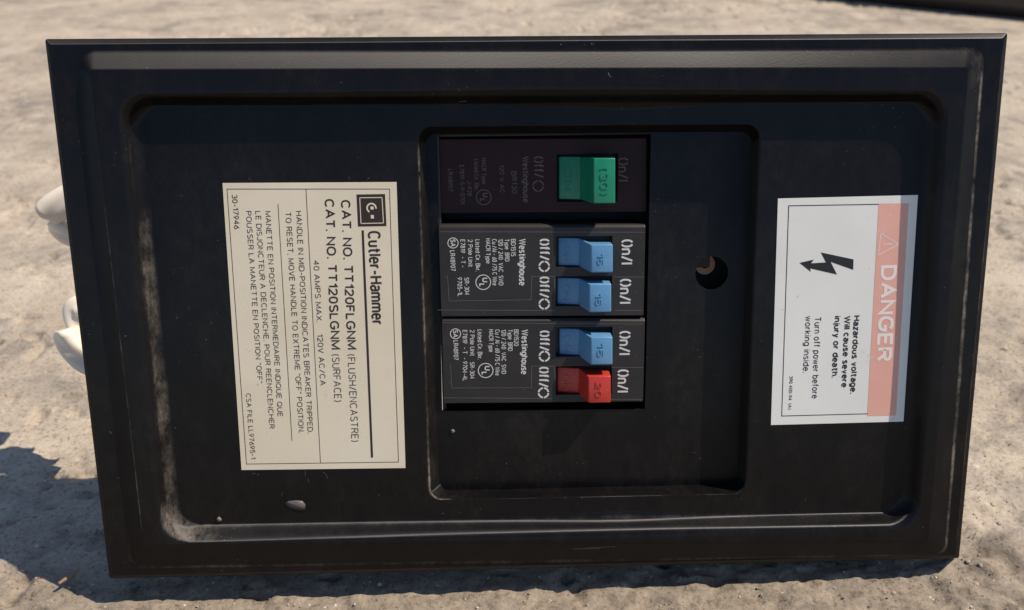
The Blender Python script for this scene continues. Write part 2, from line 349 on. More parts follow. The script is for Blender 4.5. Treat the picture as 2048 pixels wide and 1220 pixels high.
# ---------------------------------------------------------------- the ground
def axis(lo, hi, step, far, n):
    core = np.arange(lo, hi+step/2, step)
    k = (np.linspace(0, 1, n+1)[1:])**3
    return np.concatenate([(lo-far*k)[::-1], core, hi+far*k])
def make_ground():
    xs = axis(-.62, .66, .0021, 30, 26)
    # rows get sparser with distance from the camera
    y = -.22; ys = []
    while y < 1.25:
        ys.append(y); y += .0010+.0032*max(0, y+.02) if y > -.19 else .002
    ys = np.array(ys); k = (np.linspace(0, 1, 25)[1:])**3
    ys = np.concatenate([(-.22-12*k)[::-1], ys, 1.25+60*k])
    X, Y = np.meshgrid(xs, ys)
    near = np.exp(-((np.abs(X)/3)**4))*np.exp(-((np.maximum(Y-.3, 0)/2)**2))
    Z = (fbm(X, Y, 7, 11, 2)-.5)*.0026
    Z += (fbm(X, Y, 75, 21, 3, .6)-.5)*.0007
    Z += (fbm(X, Y, 400, 31, 2)-.5)*.0008
    Z += np.clip(X, 0, .2)*.022+np.clip(X, -.2, 0)*.008
    p = fbm(X, Y, 70, 41, 3, .6)*(.55+.45*fbm(X, Y, 9, 43, 2)*1.6)
    Z -= np.clip(p-.66, 0, .12)*.030                 # pits in the skin of the concrete
    p2 = fbm(X*.6, Y, 120, 57, 2)
    Z -= np.clip(p2-.74, 0, .06)*.030
    # broken, flaky skin to the right of the panel
    q = np.clip((X-.10)/.06, 0, 1)*np.clip((.22-Y)/.12, 0, 1)
    r = fbm(X*1.0+Y*.8, Y*1.4-X*.4, 42, 61, 3); st = np.floor(r*9)/9
    Z += q*(st-.5)*.0090
    # crumbly front strip
    c = np.clip((-.020-Y)/.012, 0, 1)
    Z += c*((fbm(X, Y, 150, 71, 3, .6)-.5)*.0035)
    Z *= near
    Z -= .0008
    global GZ
    GZ = lambda x, y: float(Z[min(max(np.searchsorted(ys, y), 0), len(ys)-1), min(max(np.searchsorted(xs, x), 0), len(xs)-1)])
    me = bpy.data.meshes.new('ground')
    nx, ny = len(xs), len(ys)
    co = np.stack([X, Y, Z], -1).reshape(-1, 3)
    i = np.arange((ny-1)*nx).reshape(ny-1, nx)[:, :-1].ravel()
    f = np.stack([i, i+1, i+nx+1, i+nx], -1)
    me.vertices.add(len(co)); me.vertices.foreach_set('co', co.ravel().astype(np.float32))
    me.loops.add(f.size); me.loops.foreach_set('vertex_index', f.ravel().astype(np.int32))
    me.polygons.add(len(f)); me.polygons.foreach_set('loop_start', (np.arange(len(f))*4).astype(np.int32))
    me.update(calc_edges=True); me.polygons.foreach_set('use_smooth', np.ones(len(f), bool))
    o = bpy.data.objects.new('ground', me); COL.objects.link(o); tag(o, kind='structure')
    m = mat('worn_concrete', (.3, .26, .2), .85, .3); t = NT(m)
    a = t.ramp(t.noise(7, 5, .6), (.30, (.235, .198, .162)), (.46, (.36, .303, .242)), (.60, (.415, .352, .28)), (.75, (.47, .402, .322)))
    w = t.ramp(t.noise(26, 6, .65), (.46, 0.), (.68, 1.)); c = t.mix(t.math('MULTIPLY', w, .5), a, (.56, .49, .405))
    g = t.ramp(t.noise(13, 5, .6, dist=1.2), (.52, 0.), (.66, 1.)); c = t.mix(t.math('MULTIPLY', g, .6), c, (.175, .158, .14))
    # browner, grittier strip in front
    sx = t.n('ShaderNodeSeparateXYZ'); t.l(t.tc.outputs['Object'], sx.inputs[0])
    yy = t.math('ADD', sx.outputs[1], t.math('MULTIPLY', t.noise(25, 4), .03))
    fr = t.ramp(t.math('MULTIPLY_ADD', yy, 1.0), (0., 0.), (1., 1.))
    frn = t.n('ShaderNodeMapRange'); t.l(yy, frn.inputs[0]); frn.inputs[1].default_value = .0; frn.inputs[2].default_value = -.012
    fcol = t.ramp(t.noise(150, 5, .7), (.32, (.11, .085, .065)), (.45, (.225, .185, .145)), (.62, (.29, .24, .185)), (.78, (.39, .33, .26)))
    c = t.mix(t.math('MULTIPLY', frn.outputs[0], .9), c, fcol)
    # grains
    v = t.vor(260); gr = t.ramp(v.outputs['Distance'], (.10, 1.), (.17, 0.))
    gg = t.ramp(t.noise(90, 3), (.50, 0.), (.6, 1.)); gsel = t.mix(1.0, gr, gg, 'MULTIPLY')
    fs = t.ramp(t.noise(520, 5, .75), (.35, (.42, .39, .37)), (.44, (.93, .93, .93)), (.58, (1.03, 1.03, 1.03)), (.70, (1.3, 1.28, 1.25)))
    c = t.mix(1.0, c, fs, 'MULTIPLY')
    fs2 = t.ramp(t.noise(170, 6, .7), (.31, (.66, .61, .56)), (.42, (1, 1, 1)), (.66, (1.08, 1.08, 1.06)))
    c = t.mix(1.0, c, fs2, 'MULTIPLY')
    c = t.mix(t.math('MULTIPLY', gsel, .9), c, t.ramp(t.noise(300, 1), (.42, (.07, .055, .045)), (.5, (.30, .20, .13)), (.58, (.62, .55, .47))))
    pit = t.ramp(t.noise(85, 5, .7, stretch=(1, 1.6, 1)), (.28, 1.), (.38, 0.)); c = t.mix(t.math('MULTIPLY', pit, .5), c, (.12, .09, .065))
    rust = t.ramp(t.noise(21, 4, .6), (.66, 0.), (.74, 1.)); c = t.mix(t.math('MULTIPLY', rust, .4), c, (.40, .25, .15))
    t.l(c, t.b.inputs['Base Color'])
    b = t.bump(t.noise(700, 4, .8), .7, .0006); b = t.bump(t.noise(160, 6, .75), .45, .0014, b); t.l(b, t.b.inputs['Normal'])
    me.materials.append(m)
    return o
make_ground()

# ---------------------------------------------------------------- the panel
Z_PLAT, Z_REC, Z_IN, Z_FACE, Z_OLD, Z_TIP = .0037, -.0023, -.0103, -.0088, -.0138, -.0018
BOX_D = .034
bl, br_, tl, tr = U(219, 1157), U(1918, 1116), U(90, 78), U(2015, 66)
yb = min(bl.y, br_.y)+.004
OFF = Vector((0, yb, -BOX_D))
root = bpy.data.objects.new('electrical_panel', None); COL.objects.link(root)
root.matrix_world = PM @ Matrix.Translation(OFF); root.empty_display_size = .05
GROUND_H = (PM @ Vector((0, yb, -BOX_D))).z
tag(root, 'black steel breaker panel with a raised rim standing on concrete, two stickers on it', 'breaker panel')

NS, NC = 26, 8
def rring(c4, z, r, zz=None):
    P = [U(x, y, z) for x, y in c4]; out = []
    for i in range(4):
        C = P[i]; dp = (P[i-1]-C).normalized(); dn = (P[(i+1) % 4]-C).normalized()
        ctr = C+r*(dp+dn)
        arc = [ctr-r*(dn*math.cos(a)+dp*math.sin(a)) for a in [math.pi/2*k/NC for k in range(NC+1)]]
        # starts on the side towards the previous corner
        out += arc
        a = C+dn*r; b = P[(i+1) % 4]+(C-P[(i+1) % 4]).normalized()*r
        out += [a.lerp(b, k/NS) for k in range(1, NS)]
    return out
def fillet(rings, rad):
    """replace each inner ring by three, rounding the fold by rad[i]"""
    res = []; idx = []
    for i, R in enumerate(rings):
        e = rad[i]
        if i in (0, len(rings)-1) or not e: res.append(R); idx.append(i); continue
        A, C = rings[i-1], rings[i+1]; ra, rb, rc, rd, re = [], [], [], [], []
        for a, b, c in zip(A, R, C):
            da = a-b; dc = c-b; p = b+da.normalized()*min(e, da.length*.45); q = b+dc.normalized()*min(e, dc.length*.45)
            bz = lambda t: p*(1-t)**2+b*2*t*(1-t)+q*t*t
            for l, t in ((ra, 0), (rb, .25), (rc, .5), (rd, .75), (re, 1)): l.append(bz(t))
        res += [ra, rb, rc, rd, re]; idx += [i]*5
    return res, idx
def off_px(c4, l, t, r, b):
    (a0, a1), (b0, b1), (c0, c1), (d0, d1) = c4
    return [(a0+l, a1+t), (b0-r, b1+t), (c0-r, c1-b), (d0+l, d1-b)]
outer = [(90, 78), (2015, 66), (1918, 1116), (219, 1157)]
rings_def = [
    (off_px(outer, 3, 2, 2, 3), -.0130, .0006, 0),
    (outer, -.0014, .0008, .0004),
    (off_px(outer, 7, 11, 7, 6), .0000, .0008, .0005),
    ([(153, 101), (1966, 96), (1890, 1111), (262, 1136)], .0000, .0062, .0013),          # 3 foot of raised centre
    ([(178, 141), (1938, 137), (1857, 1084), (287, 1090)], Z_PLAT, .0016, .0008),         # 4 its crest
    ([(238, 193), (1894, 187), (1834, 1052), (329, 1086)], Z_PLAT, .0110, .0030),         # 5 edge of the dish
    ([(266, 210), (1864, 202), (1811, 1024), (349, 1050)], Z_REC, .0080, .0030),          # 6 floor of the dish
    ([(836, 254), (1520, 249), (1490, 987), (860, 1000)], Z_REC, .0050, .0010),           # 7 edge of the inner dish
    ([(850, 268), (1504, 263), (1474, 968), (880, 981)], Z_IN, .0040, .0010),             # 8 floor of inner dish
]
raw = [rring(c, z, r) for c, z, r, e in rings_def]
RR, ridx = fillet(raw, [e for *_, e in rings_def])
N = len(RR[0])
def side_of(k):
    """0 left-top corner,1 top,2 TR corner,3 right,4 BR,5 bottom,6 BL,7 left ; plus fraction"""
    blk = NC+NS; i, j = divmod(k, blk)
    return (2*i, j/NC) if j <= NC else (2*i+1, (j-NC)/NS)
cov = MB(); dust = []
for ri, R in enumerate(RR):
    key = ridx[ri]; sub = ri-ridx.index(key)
    for k, v in enumerate(R):
        sd, fr = side_of(k); d = .03
        if key == 3 and sub in (1, 2) and sd == 3: d = .9
        if key == 3 and sd == 2 and sub >= 1: d = .38
        if key == 3 and sub in (1, 2) and sd in (4,): d = .6
        if key == 3 and sub in (1, 2, 3) and sd in (5, 6): d = .35
        if key == 4 and sd == 7 and sub == 2: d = .75
        if key == 4 and sd == 7 and sub in (1, 3): d = .05
        if key == 5 and sd in (7, 6) and sub >= 4: d = .12
        if key == 6 and sd in (7, 6) and not (sd == 7 and fr > .80): d = .42 if sub <= 3 else .04
        if key == 5 and sd == 6 and sub >= 2: d = .6
        if key == 6 and sd == 5 and sub == 2: d = .2
        if key == 7 and sd in (7, 6): d = .75 if sub in (2, 3) else .1
        if key == 8 and sd in (7, 6) and sub in (3, 4): d = .25
        if key == 8 and sd == 5 and sub == 3: d = .3
        if key == 2 and sd == 3 and sub == 2: d = .5
        if key == 6 and sub == 4: d = .03
        if key in (5, 7) and sub == 0: d = .03
        if key == 4 and sub in (0, 4): d = .03
        dust.append(d)
    cov.v += [tuple(v) for v in R]
for a in range(len(RR)-1):
    for k in range(N):
        k2 = (k+1) % N
        cov.f.append((a*N+k, (a+1)*N+k, (a+1)*N+k2, a*N+k2)); cov.m.append(0)
# floor of the inner dish with the breaker opening and the round hole
open_c = [(873, 270), (1302, 268), (1290, 818), (884, 822)]
HOLE = U(1423.5, 546, Z_IN); HR = .0064
bm = bmesh.new()
last = [bm.verts.new(v) for v in RR[-1]]
rect = [bm.verts.new(U(x, y, Z_IN)) for x, y in open_c]
circ = [bm.verts.new(HOLE+Vector((math.cos(2*math.pi*k/36)*HR, math.sin(2*math.pi*k/36)*HR, 0))) for k in range(36)]
ed = []
for loop in (last, rect, circ):
    ed += [bm.edges.new((loop[i], loop[(i+1) % len(loop)])) for i in range(len(loop))]
bmesh.ops.triangle_fill(bm, use_beauty=True, use_dissolve=False, edges=ed, normal=(0, 0, 1))
def walls(loop, dz):
    lo = [bm.verts.new(v.co+Vector((0, 0, -dz))) for v in loop]; n = len(loop)
    for i in range(n): bm.faces.new((loop[i], loop[(i+1) % n], lo[(i+1) % n], lo[i]))
walls(rect, .0016); walls(circ, .0016)
bm.verts.index_update(); bm.faces.ensure_lookup_table()
def inpoly(p, poly):
    c = False
    for i in range(len(poly)):
        a, b = poly[i], poly[i-1]
        if (a.y > p.y) != (b.y > p.y) and p.x < (b.x-a.x)*(p.y-a.y)/(b.y-a.y)+a.x: c = not c
    return c
rp = [v.co for v in rect]
fv = [tuple(v.co) for v in bm.verts]; ff = []
for f in bm.faces:
    c = f.calc_center_median()
    if abs(c.z-Z_IN) < 1e-5 and (inpoly(c, rp) or (c-HOLE).length < HR*.97): continue
    ff.append([v.index for v in f.verts])
bm.free()
# the floor shares no vertices with the loft: a crisp fold hidden in the fillet
cov.add(fv, ff); dust += [.04]*len(fv)
cover = cov.build('cover', PAINT, root, smooth=True)
at = cover.data.attributes.new('dust', 'FLOAT', 'POINT'); at.data.foreach_set('value', dust)
bm = bmesh.new(); bm.from_mesh(cover.data); bmesh.ops.recalc_face_normals(bm, faces=bm.faces); bm.to_mesh(cover.data); bm.free()
cover.data.set_sharp_from_angle(angle=math.radians(34))
w = cover.modifiers.new('wn', 'WEIGHTED_NORMAL'); w.keep_sharp = True; w.mode = 'FACE_AREA'
cover['label'] = 'black enamelled steel front with stepped raised rim'

# steel box behind the cover
def box(mb, x0, x1, y0, y1, z0, z1, mi=0):
    v = [(x, y, z) for z in (z0, z1) for y in (y0, y1) for x in (x0, x1)]
    mb.add(v, [(0, 2, 3, 1), (4, 5, 7, 6), (0, 1, 5, 4), (2, 6, 7, 3), (0, 4, 6, 2), (1, 3, 7, 5)], mi)
bx = MB(); t_ = .0015
def tray(x0, x1, y0, y1, zb, zt):
    box(bx, x0, x1, y0, y1, zb, zb+t_)
    box(bx, x0, x0+t_, y0, y1, zb+t_, zt); box(bx, x1-t_, x1, y0, y1, zb+t_, zt)
    box(bx, x0+t_, x1-t_, y0, y0+t_, zb+t_, zt); box(bx, x0+t_, x1-t_, y1-t_, y1, zb+t_, zt)
tray(-.150, .152, yb, -.050, -.034, -.0125)
bx.build('steel_box', BOXP, root, bevel=.0004, label='low steel tray behind the front')
bx = MB(); tray(-.037, .088, -.0495, .069, -.036, -.0121)
bx.build('breaker_pan', BOXP, root, bevel=.0004)
# dark block added for the unlit interior, copper terminal seen through the round hole
cu = MB(); hz = Z_IN-.008
c0 = U(1410, 529, hz)
for k in range(24):
    a0, a1 = 2*math.pi*k/24, 2*math.pi*(k+1)/24
    cs = [Vector((math.cos(a), math.sin(a), 0)) for a in (a0, a1)]
    r0, r1 = .0016, .0040
    A = [c0+cs[0]*r0, c0+cs[0]*r1, c0+cs[1]*r1, c0+cs[1]*r0]
    cu.add(A+[p+Vector((0, 0, -.003)) for p in A], [(0, 1, 2, 3), (0, 3, 7, 4), (1, 5, 6, 2)])
cu.build('terminal_ring', BRASS, root)
sq = MB(); box(sq, c0.x-.0034, c0.x+.0016, c0.y-.0010, c0.y+.0034, hz-.002, hz+.0012); sq.build('terminal_screw', mat('dark_screw', (.03, .02, .016), .6), root, bevel=.0002)
bp = MB(); box(bp, HOLE.x-.012, HOLE.x+.012, HOLE.y-.02, HOLE.y+.02, hz-.010, hz-.004); bp.build('hole_backing', mat('dark_backing', (.010, .007, .006), .7), root)  # near-black block put in as the dark interior behind the hole

# ---------------------------------------------------------------- stickers
def sticker(name, c4, z, m, label):
    mb = MB(); T = .00012
    top = [U(x, y, z+T) for x, y in c4]; bot = [p+Vector((0, 0, -T*.9)) for p in top]
    mb.add(top+bot, [(3, 2, 1, 0), (0, 1, 5, 4), (1, 2, 6, 5), (2, 3, 7, 6), (3, 0, 4, 7)])
    return mb.build(name, m, root, label=label)
lab = sticker('rating_label', [(445, 366), (793, 364), (811, 936), (483, 940)], Z_REC, CREAM, 'cream sticker with brown lettering')
ZL = Z_REC+.00017
L = MB(); LW = .00022
for a, b in (((454, 378), (779, 378)), ((779, 378), (797, 924)), ((797, 924), (493, 928)), ((493, 928), (454, 378)),
             ((612, 378), (641, 926)), ((556, 408), (584, 881))): L.line(a, b, LW, ZL)
L.line((725.5, 463), (744, 913), .00085, ZL)
TX = L.text
TX('Cutler-Hammer', (735, 462), (743.5, 650), 26, ZL, .155, gap=.27)
TX('CAT. NO. TT120FLGNM', (681.5, 400), (694.5, 699), 19, ZL, .17)
TX('CAT. NO. TT120SLGNM', (649, 398), (662, 699), 19, ZL, .17)
TX('(FLUSH/ENCASTRE)', (695, 708), (703, 884), 15, ZL, .10)
TX('(SURFACE)', (663.5, 708), (669, 804), 15, ZL, .10)
TX('40 AMPS MAX.', (626.5, 521), (633, 645), 11.5, ZL, .12)
TX('120V AC/CA', (634, 668), (640.5, 771), 11.5, ZL, .12)
TX('HANDLE IN MID-POSITION INDICATES BREAKER TRIPPED.', (591.5, 422), (615.5, 867), 11.5, ZL, .12)
TX('TO RESET, MOVE HANDLE TO EXTREME "OFF" POSITION.', (570.5, 424), (597.5, 866), 11.5, ZL, .12)
TX('MANETTE EN POSITION INTERMEDIAIRE INDIQUE QUE', (530, 422), (555.5, 833), 11, ZL, .12)
TX('LE DISJONCTEUR A DECLENCHE. POUR REENCLENCHER', (510.5, 422), (539, 857), 11, ZL, .12)
TX('POUSSER LA MANETTE EN POSITION "OFF".', (491.5, 422), (515, 770), 11, ZL, .12)
TX('30-17946', (463.5, 389), (468.5, 458), 11, ZL, .13)
TX('CSA FILE LL97695-1', (491.5, 787), (501.5, 918), 10, ZL, .12)
L.quadpx([(713, 389), (770, 388), (773, 452), (716, 453)], ZL)
L.build('printed_text', BROWN_INK, root)
for ob in (COL.objects['printed_text'],): ob.parent = lab; ob.matrix_parent_inverse = Matrix()
K = MB(); zz = ZL+.00004
for a, b in (((719.5, 395.5), (764, 395)), ((764, 395), (767, 446)), ((767, 446), (722, 447)), ((722, 447), (719.5, 395.5))): K.line(a, b, .00030, zz)
C = (743, 416)
for k in range(22):
    a0 = math.radians(55+k*250/22-180+25+90); a1 = math.radians(55+(k+1)*250/22-180+25+90)
    Cc = U(*C, zz); ro, ri = .00190, .00135
    K.add([Cc+Vector((math.cos(t)*q, math.sin(t)*q, 0)) for t, q in ((a0, ri), (a0, ro), (a1, ro), (a1, ri))], [(0, 1, 2, 3)])
K.quadpx([(741, 413), (747, 413), (747.4, 419), (741.4, 419)], zz)
K.quadpx([(741.5, 430), (747.5, 430), (747.9, 437), (741.9, 437)], zz)
k_ = K.build('logo_mark', CREAM, root); k_.parent = lab

dl = sticker('danger_label', [(1556, 397), (1836, 390), (1807, 843), (1542, 850)], Z_REC, WHITE, 'white sticker with faded red danger band')
D = MB()
for a, b in (((1577.5, 411.5), (1757, 408.5)), ((1577.5, 411.5), (1563.5, 832)), ((1563.5, 832), (1735, 827.5))): D.line(a, b, .00030, ZL)
bolt = [(457, 363), (455, 414), (345, 375), (376, 437), (245, 407), (248, 424), (193, 380), (263, 364), (250, 382), (322, 378), (297, 329)]
bv = [U(1520+x/2.441, 370+y/2.441, ZL) for x, y in bolt]
from mathutils.geometry import tessellate_polygon
D.add(bv, [tuple(t)[::1] for t in tessellate_polygon([bv])])
D.text('Hazardous voltage.', (1707.5, 631), (1700, 788), 13, ZL, .20)
D.text('Will cause severe', (1688.8, 632), (1682.5, 775), 13, ZL, .20)
D.text('injury or death.', (1669, 632), (1663, 756), 13, ZL, .20)
D.text('Turn off power before', (1629.5, 634), (1623.5, 797), 13, ZL, .13)
D.text('working inside.', (1611, 632), (1605.5, 746), 13, ZL, .13)
D.text('390 400-94  (A)', (1579, 752), (1576, 819), 7, ZL, .15)
o = D.build('printed_text', BLACK_INK, root); o.parent = dl
B = MB(); B.quadpx([(1757.5, 407), (1817.5, 406.5), (1792, 831), (1734.5, 832)], ZL)
o = B.build('danger_band', PINK, root); o.parent = dl
B = MB(); B.text('DANGER', (1762, 531), (1752, 723), 32, zz, .20)
tri = [(1797, 488.5), (1761, 467), (1757, 510)]
for i in range(3): B.line(tri[i], tri[(i+1) % 3], .00028, zz)
B.line((1785, 488), (1774, 488.3), .0004, zz); B.disc((1769, 488.5), 1.5, zz)
o = B.build('danger_lettering', PALE_INK, root); o.parent = dl

# scratches and chips in the enamel
S_ = MB(); zs = Z_REC+.00003; zp = Z_PLAT+.00003
for a_, b_, w_, z_ in (((505, 948), (511, 946), .00012, zs), ((515, 951), (518, 947), .0001, zs), ((611, 943), (610, 952), .0001, zs), ((616, 958), (618, 966), .00008, zs),
        ((646, 944), (653, 950), .0001, zs), ((653, 950), (655, 957), .0001, zs), ((497, 357), (503, 360), .0001, zs), ((697, 353), (700, 358), .0001, zs),
        ((735, 358), (739, 355), .00014, zs), ((565, 985), (563, 992), .00007, zs), ((1217, 146), (1219, 151), .0003, zp), ((1219, 153), (1224, 154), .00012, zp),
        ((1399, 915), (1404, 919), .0001, Z_IN+.00003), ((1385, 905), (1393, 906), .00007, Z_IN+.00003), ((918, 204), (934, 202), .0001, zs+.003),
        ((470, 1114), (482, 1113), .0001, .00003), ((476, 1122), (490, 1129), .00012, .00003), ((626, 1125), (660, 1124), .00012, .00003),
        ((1146, 1098), (1200, 1097), .00008, zp), ((1170, 1096), (1230, 1093), .00006, zp), ((450, 1128), (520, 1129), .0001, .00003)):
    S_.line(a_, b_, w_, z_)
tag(S_.build('paint_scratch', WORN_EDGE, root), kind='stuff')

# ---------------------------------------------------------------- breakers
def poly_slab(c4, z, depth, ch, m, name, parent, label=None, slots=()):
    """moulded case: c4 photo corners of the top face, chamfered long top edge"""
    mb = MB(); P = [U(x, y, z) for x, y in c4]
    Q = [p+Vector((0, 0, -depth)) for p in P]
    # P order TL TR BR BL ; chamfer on the upper long edge (TL-TR) and a small one below
    up = (P[0]-P[3]).normalized(); chz = Vector((0, 0, -ch))
    Pt = [P[0]-up*ch, P[1]-up*ch, P[2]+up*ch*.35, P[3]+up*ch*.35]
    E = [P[0]+chz, P[1]+chz, P[2]+chz*.35, P[3]+chz*.35]
    if slots:
        xa = U(slots[0][0], slots[0][2], z).x; xb = U(slots[0][1], slots[0][2], z).x
        yt = lambda x: Pt[0].y+(Pt[1].y-Pt[0].y)*(x-Pt[0].x)/(Pt[1].x-Pt[0].x)
        yl = lambda x: Pt[3].y+(Pt[2].y-Pt[3].y)*(x-Pt[3].x)/(Pt[2].x-Pt[3].x)
        R4 = lambda x0, x1, a0, a1, b0, b1: mb.add([(x0, a0, z), (x1, a1, z), (x1, b1, z), (x0, b0, z)], [(3, 2, 1, 0)])
        mb.add([Pt[0], (xa, yt(xa), z), (xa, yl(xa), z), Pt[3]], [(3, 2, 1, 0)])
        mb.add([(xb, yt(xb), z), Pt[1], Pt[2], (xb, yl(xb), z)], [(3, 2, 1, 0)])
        ya, yb2 = yt(xa), yt(xb)
        for sx0, sx1, sy0, sy1 in slots:
            s0, s1 = U(sx0, sy0, z).y, U(sx0, sy1, z).y
            R4(xa, xb, ya, yb2, s0, s0); ya = yb2 = s1; dp = .0042
            v = [Vector((x, y, zz_)) for zz_ in (z, z-dp) for x, y in ((xa, s0), (xb, s0), (xb, s1), (xa, s1))]
            mb.add(v, [(0, 1, 5, 4), (1, 2, 6, 5), (2, 3, 7, 6), (3, 0, 4, 7), (7, 6, 5, 4)])
        R4(xa, xb, ya, yb2, yl(xa), yl(xb))
    mb.add(Pt+E+Q, ([] if slots else [(3, 2, 1, 0)])+[(0, 1, 5, 4), (2, 3, 7, 6), (4, 5, 9, 8), (6, 7, 11, 10),
                    (1, 2, 6, 5), (3, 0, 4, 7), (5, 6, 10, 9), (7, 4, 8, 11)])
    return mb.build(name, m, parent, bevel=.00035, seg=2, label=label)
def handle(name, m, flat, tip, zf, zt, zface, parent, txt, label):
    (fx0, fx1, fy0, fy1), (tx0, tx1, ty0, ty1) = flat, tip
    h = MB()
    prof = []
    zb = zface-.004
    fl = [U(fx0, fy0, zf), U(fx0, fy1, zf), U(fx1, fy0, zf), U(fx1, fy1, zf)]
    tp = [U(tx0, ty0, zt), U(tx0, ty1, zt), U(tx1, ty0, zt), U(tx1, ty1, zt)]
    dz = lambda p, z: Vector((p.x, p.y, z))
    xr = tp[2].x+.0006
    dn_ = Vector((0, 0, -.0014)); fl[0] += dn_; fl[1] += dn_; tp[2].z -= .0005; tp[3].z -= .0005
    st = [(dz(fl[0], zb), dz(fl[1], zb)), (fl[0], fl[1]), (fl[2], fl[3]), (tp[0], tp[1]), (tp[2], tp[3]),
          (Vector((xr, tp[2].y, zb)), Vector((xr, tp[3].y, zb)))]
    vs = [p for a in st for p in a]; n = len(st)
    # bottom points under the interior stations
    bot = [(dz(a, zb), dz(b, zb)) for a, b in st]
    vb = [p for a in bot[1:-1] for p in a]
    fs = [(2*i, 2*i+1, 2*i+3, 2*i+2) for i in range(n-1)]
    # side faces as quads station to station
    allv = vs+vb; o = len(vs)
    def bi(i, s): return (2*i+s) if i in (0, n-1) else o+2*(i-1)+s
    for s in (0, 1):
        for i in range(n-1):
            q = [2*i+s, 2*(i+1)+s, bi(i+1, s), bi(i, s)]
            q = [a for j, a in enumerate(q) if a not in q[:j]]
            if i == 0: q = [0+s, 2+s, bi(1, s)]
            if len(q) >= 3: fs.append(tuple(q if s == 0 else q[::-1]))
    # drop first station duplicate: same place as bi(1)
    h.add(allv, fs)
    me = bpy.data.meshes.new('t'); me.from_pydata([tuple(v) for v in h.v], [], h.f)
    b = bmesh.new(); b.from_mesh(me); bmesh.ops.remove_doubles(b, verts=b.verts, dist=1e-6)
    bmesh.ops.recalc_face_normals(b, faces=b.faces)
    es = [e for e in b.edges if len(e.link_faces) == 2 and e.calc_face_angle(0) > .3 and not (e.verts[0].co.z < zb+1e-5 and e.verts[1].co.z < zb+1e-5)]
    bmesh.ops.bevel(b, geom=es, offset=.00062, segments=4, profile=.5, affect='EDGES', clamp_overlap=True)
    b.verts.index_update()
    h2 = MB(); h2.add([v.co.copy() for v in b.verts], [[v.index for v in f.verts] for f in b.faces]); b.free()
    big, onp = txt
    def emboss(body, a, c, cap, z, xa, m_):
        i0 = len(h2.v); h2.text(body, a, c, cap, z, .15, extrude=.00034)
        h2.v[i0:] = [(v[0], v[1], v[2]+m_*(v[0]-xa)) for v in h2.v[i0:]]
    emboss(big[0], big[1], big[2], big[3], zt-.00003, tp[0].x, -.0005/(tp[2].x-tp[0].x))
    emboss('ON', onp[0], onp[1], onp[2], zf-.0014-.00003, fl[0].x, .0014/(fl[2].x-fl[0].x))
    ob = h2.build(name, m, parent, smooth=True, label=label)
    ob.data.set_sharp_from_angle(angle=math.radians(28))
    return ob

def seal_ul(T, c, r, z):
    T.ring(c, r, 1.6, z)
    T.text('U', (c[0]-2, c[1]-9), (c[0]-2, c[1]), 11, z, .2); T.text('L', (c[0]-8, c[1]+2.5), (c[0]-8, c[1]+9), 11, z, .2)
def seal_csa(T, c, r, z):
    T.ring(c, r, 1.5, z, gaps=0); T.text('SA', (c[0]-5, c[1]-7.5), (c[0]-5, c[1]+7.5), 10, z, .16)

# green one-pole breaker, older brown case
old = poly_slab([(876, 276), (1293, 274), (1292, 424), (880, 427)], Z_OLD, .018, .0006, CASE_OLD, 'circuit_breaker', root, 'single brown breaker with green handle',
                slots=[(1113, 1236, 308, 404)])
z = Z_OLD+.00006; T = MB()
T.text('Westinghouse', (1045, 313), (1046, 405), 12.5, z, .15)
T.text('BR130', (1023, 343), (1024, 387), 10, z); T.text('120 V AC', (999, 330), (1000, 386), 9, z)
T.text('HACR Type', (963, 316), (964, 368), 9, z); T.text('Listed Cir. Bkr.', (948, 318), (949, 382), 9, z)
T.text('J-928', (934, 362), (935, 392), 9, z); T.text('E7819-S-9-0701', (919, 330), (921, 408), 9, z)
T.text('LR48907', (896, 338), (897, 383), 9, z); seal_ul(T, (967.5, 394.5), 15.5, z)
T.text('~ff/', (1067, 313), (1068, 356), 20, z); T.ring((1076.5, 372), 11.5, 2.4, z, gaps=4, seg=28)
T.text('~n/I', (1236, 316), (1236, 363), 21, z)
o = T.build('printed_text', FAINT_INK, root); o.parent = old
hd = handle('handle', GREEN, (1118, 1160, 313, 399), (1187.5, 1231, 316, 407), Z_OLD-.0004, Z_TIP, Z_OLD, root,
            (('(30)', (1200, 334), (1200.5, 390), 17), ((1127, 335), (1127, 382), 15)), 'green handle marked 30')
hd.parent = old

def duplex(c4, code, dy, texts, handles, label):
    b = poly_slab(c4, Z_FACE, .022, .0011, CASE, 'circuit_breaker', root, label,
                  slots=[(1111, 1225, h_[1][2]-3, h_[1][3]+3) for h_ in handles])
    z = Z_FACE+.00006; T = MB()
    for a in texts:
        T.text(*a[:4], z, a[4] if len(a) > 4 else .125)
    for c in dy['ul']: seal_ul(T, c, 15.5, z)
    for c in dy['csa']: seal_csa(T, c, 11, z)
    for c in dy['rings']: T.ring(c, 11.5, 3.4, z, gaps=4, seg=28)
    o = T.build('printed_text', WHITE_INK, root); o.parent = b
    W = MB()
    for a, c in dy['lines']: W.line(a, c, .00016, Z_FACE+.00004)
    o = W.build('moulded_ridge', WORN_EDGE, root); o.parent = b
    for (m, fl, tp, num, np0, np1, on0, on1, lb) in handles:
        h = handle('handle', m, fl, tp, Z_FACE-.0014, Z_TIP, Z_FACE, root, ((num, np0, np1, 12.5), (on0, on1, 13)), lb); h.parent = b
    return b
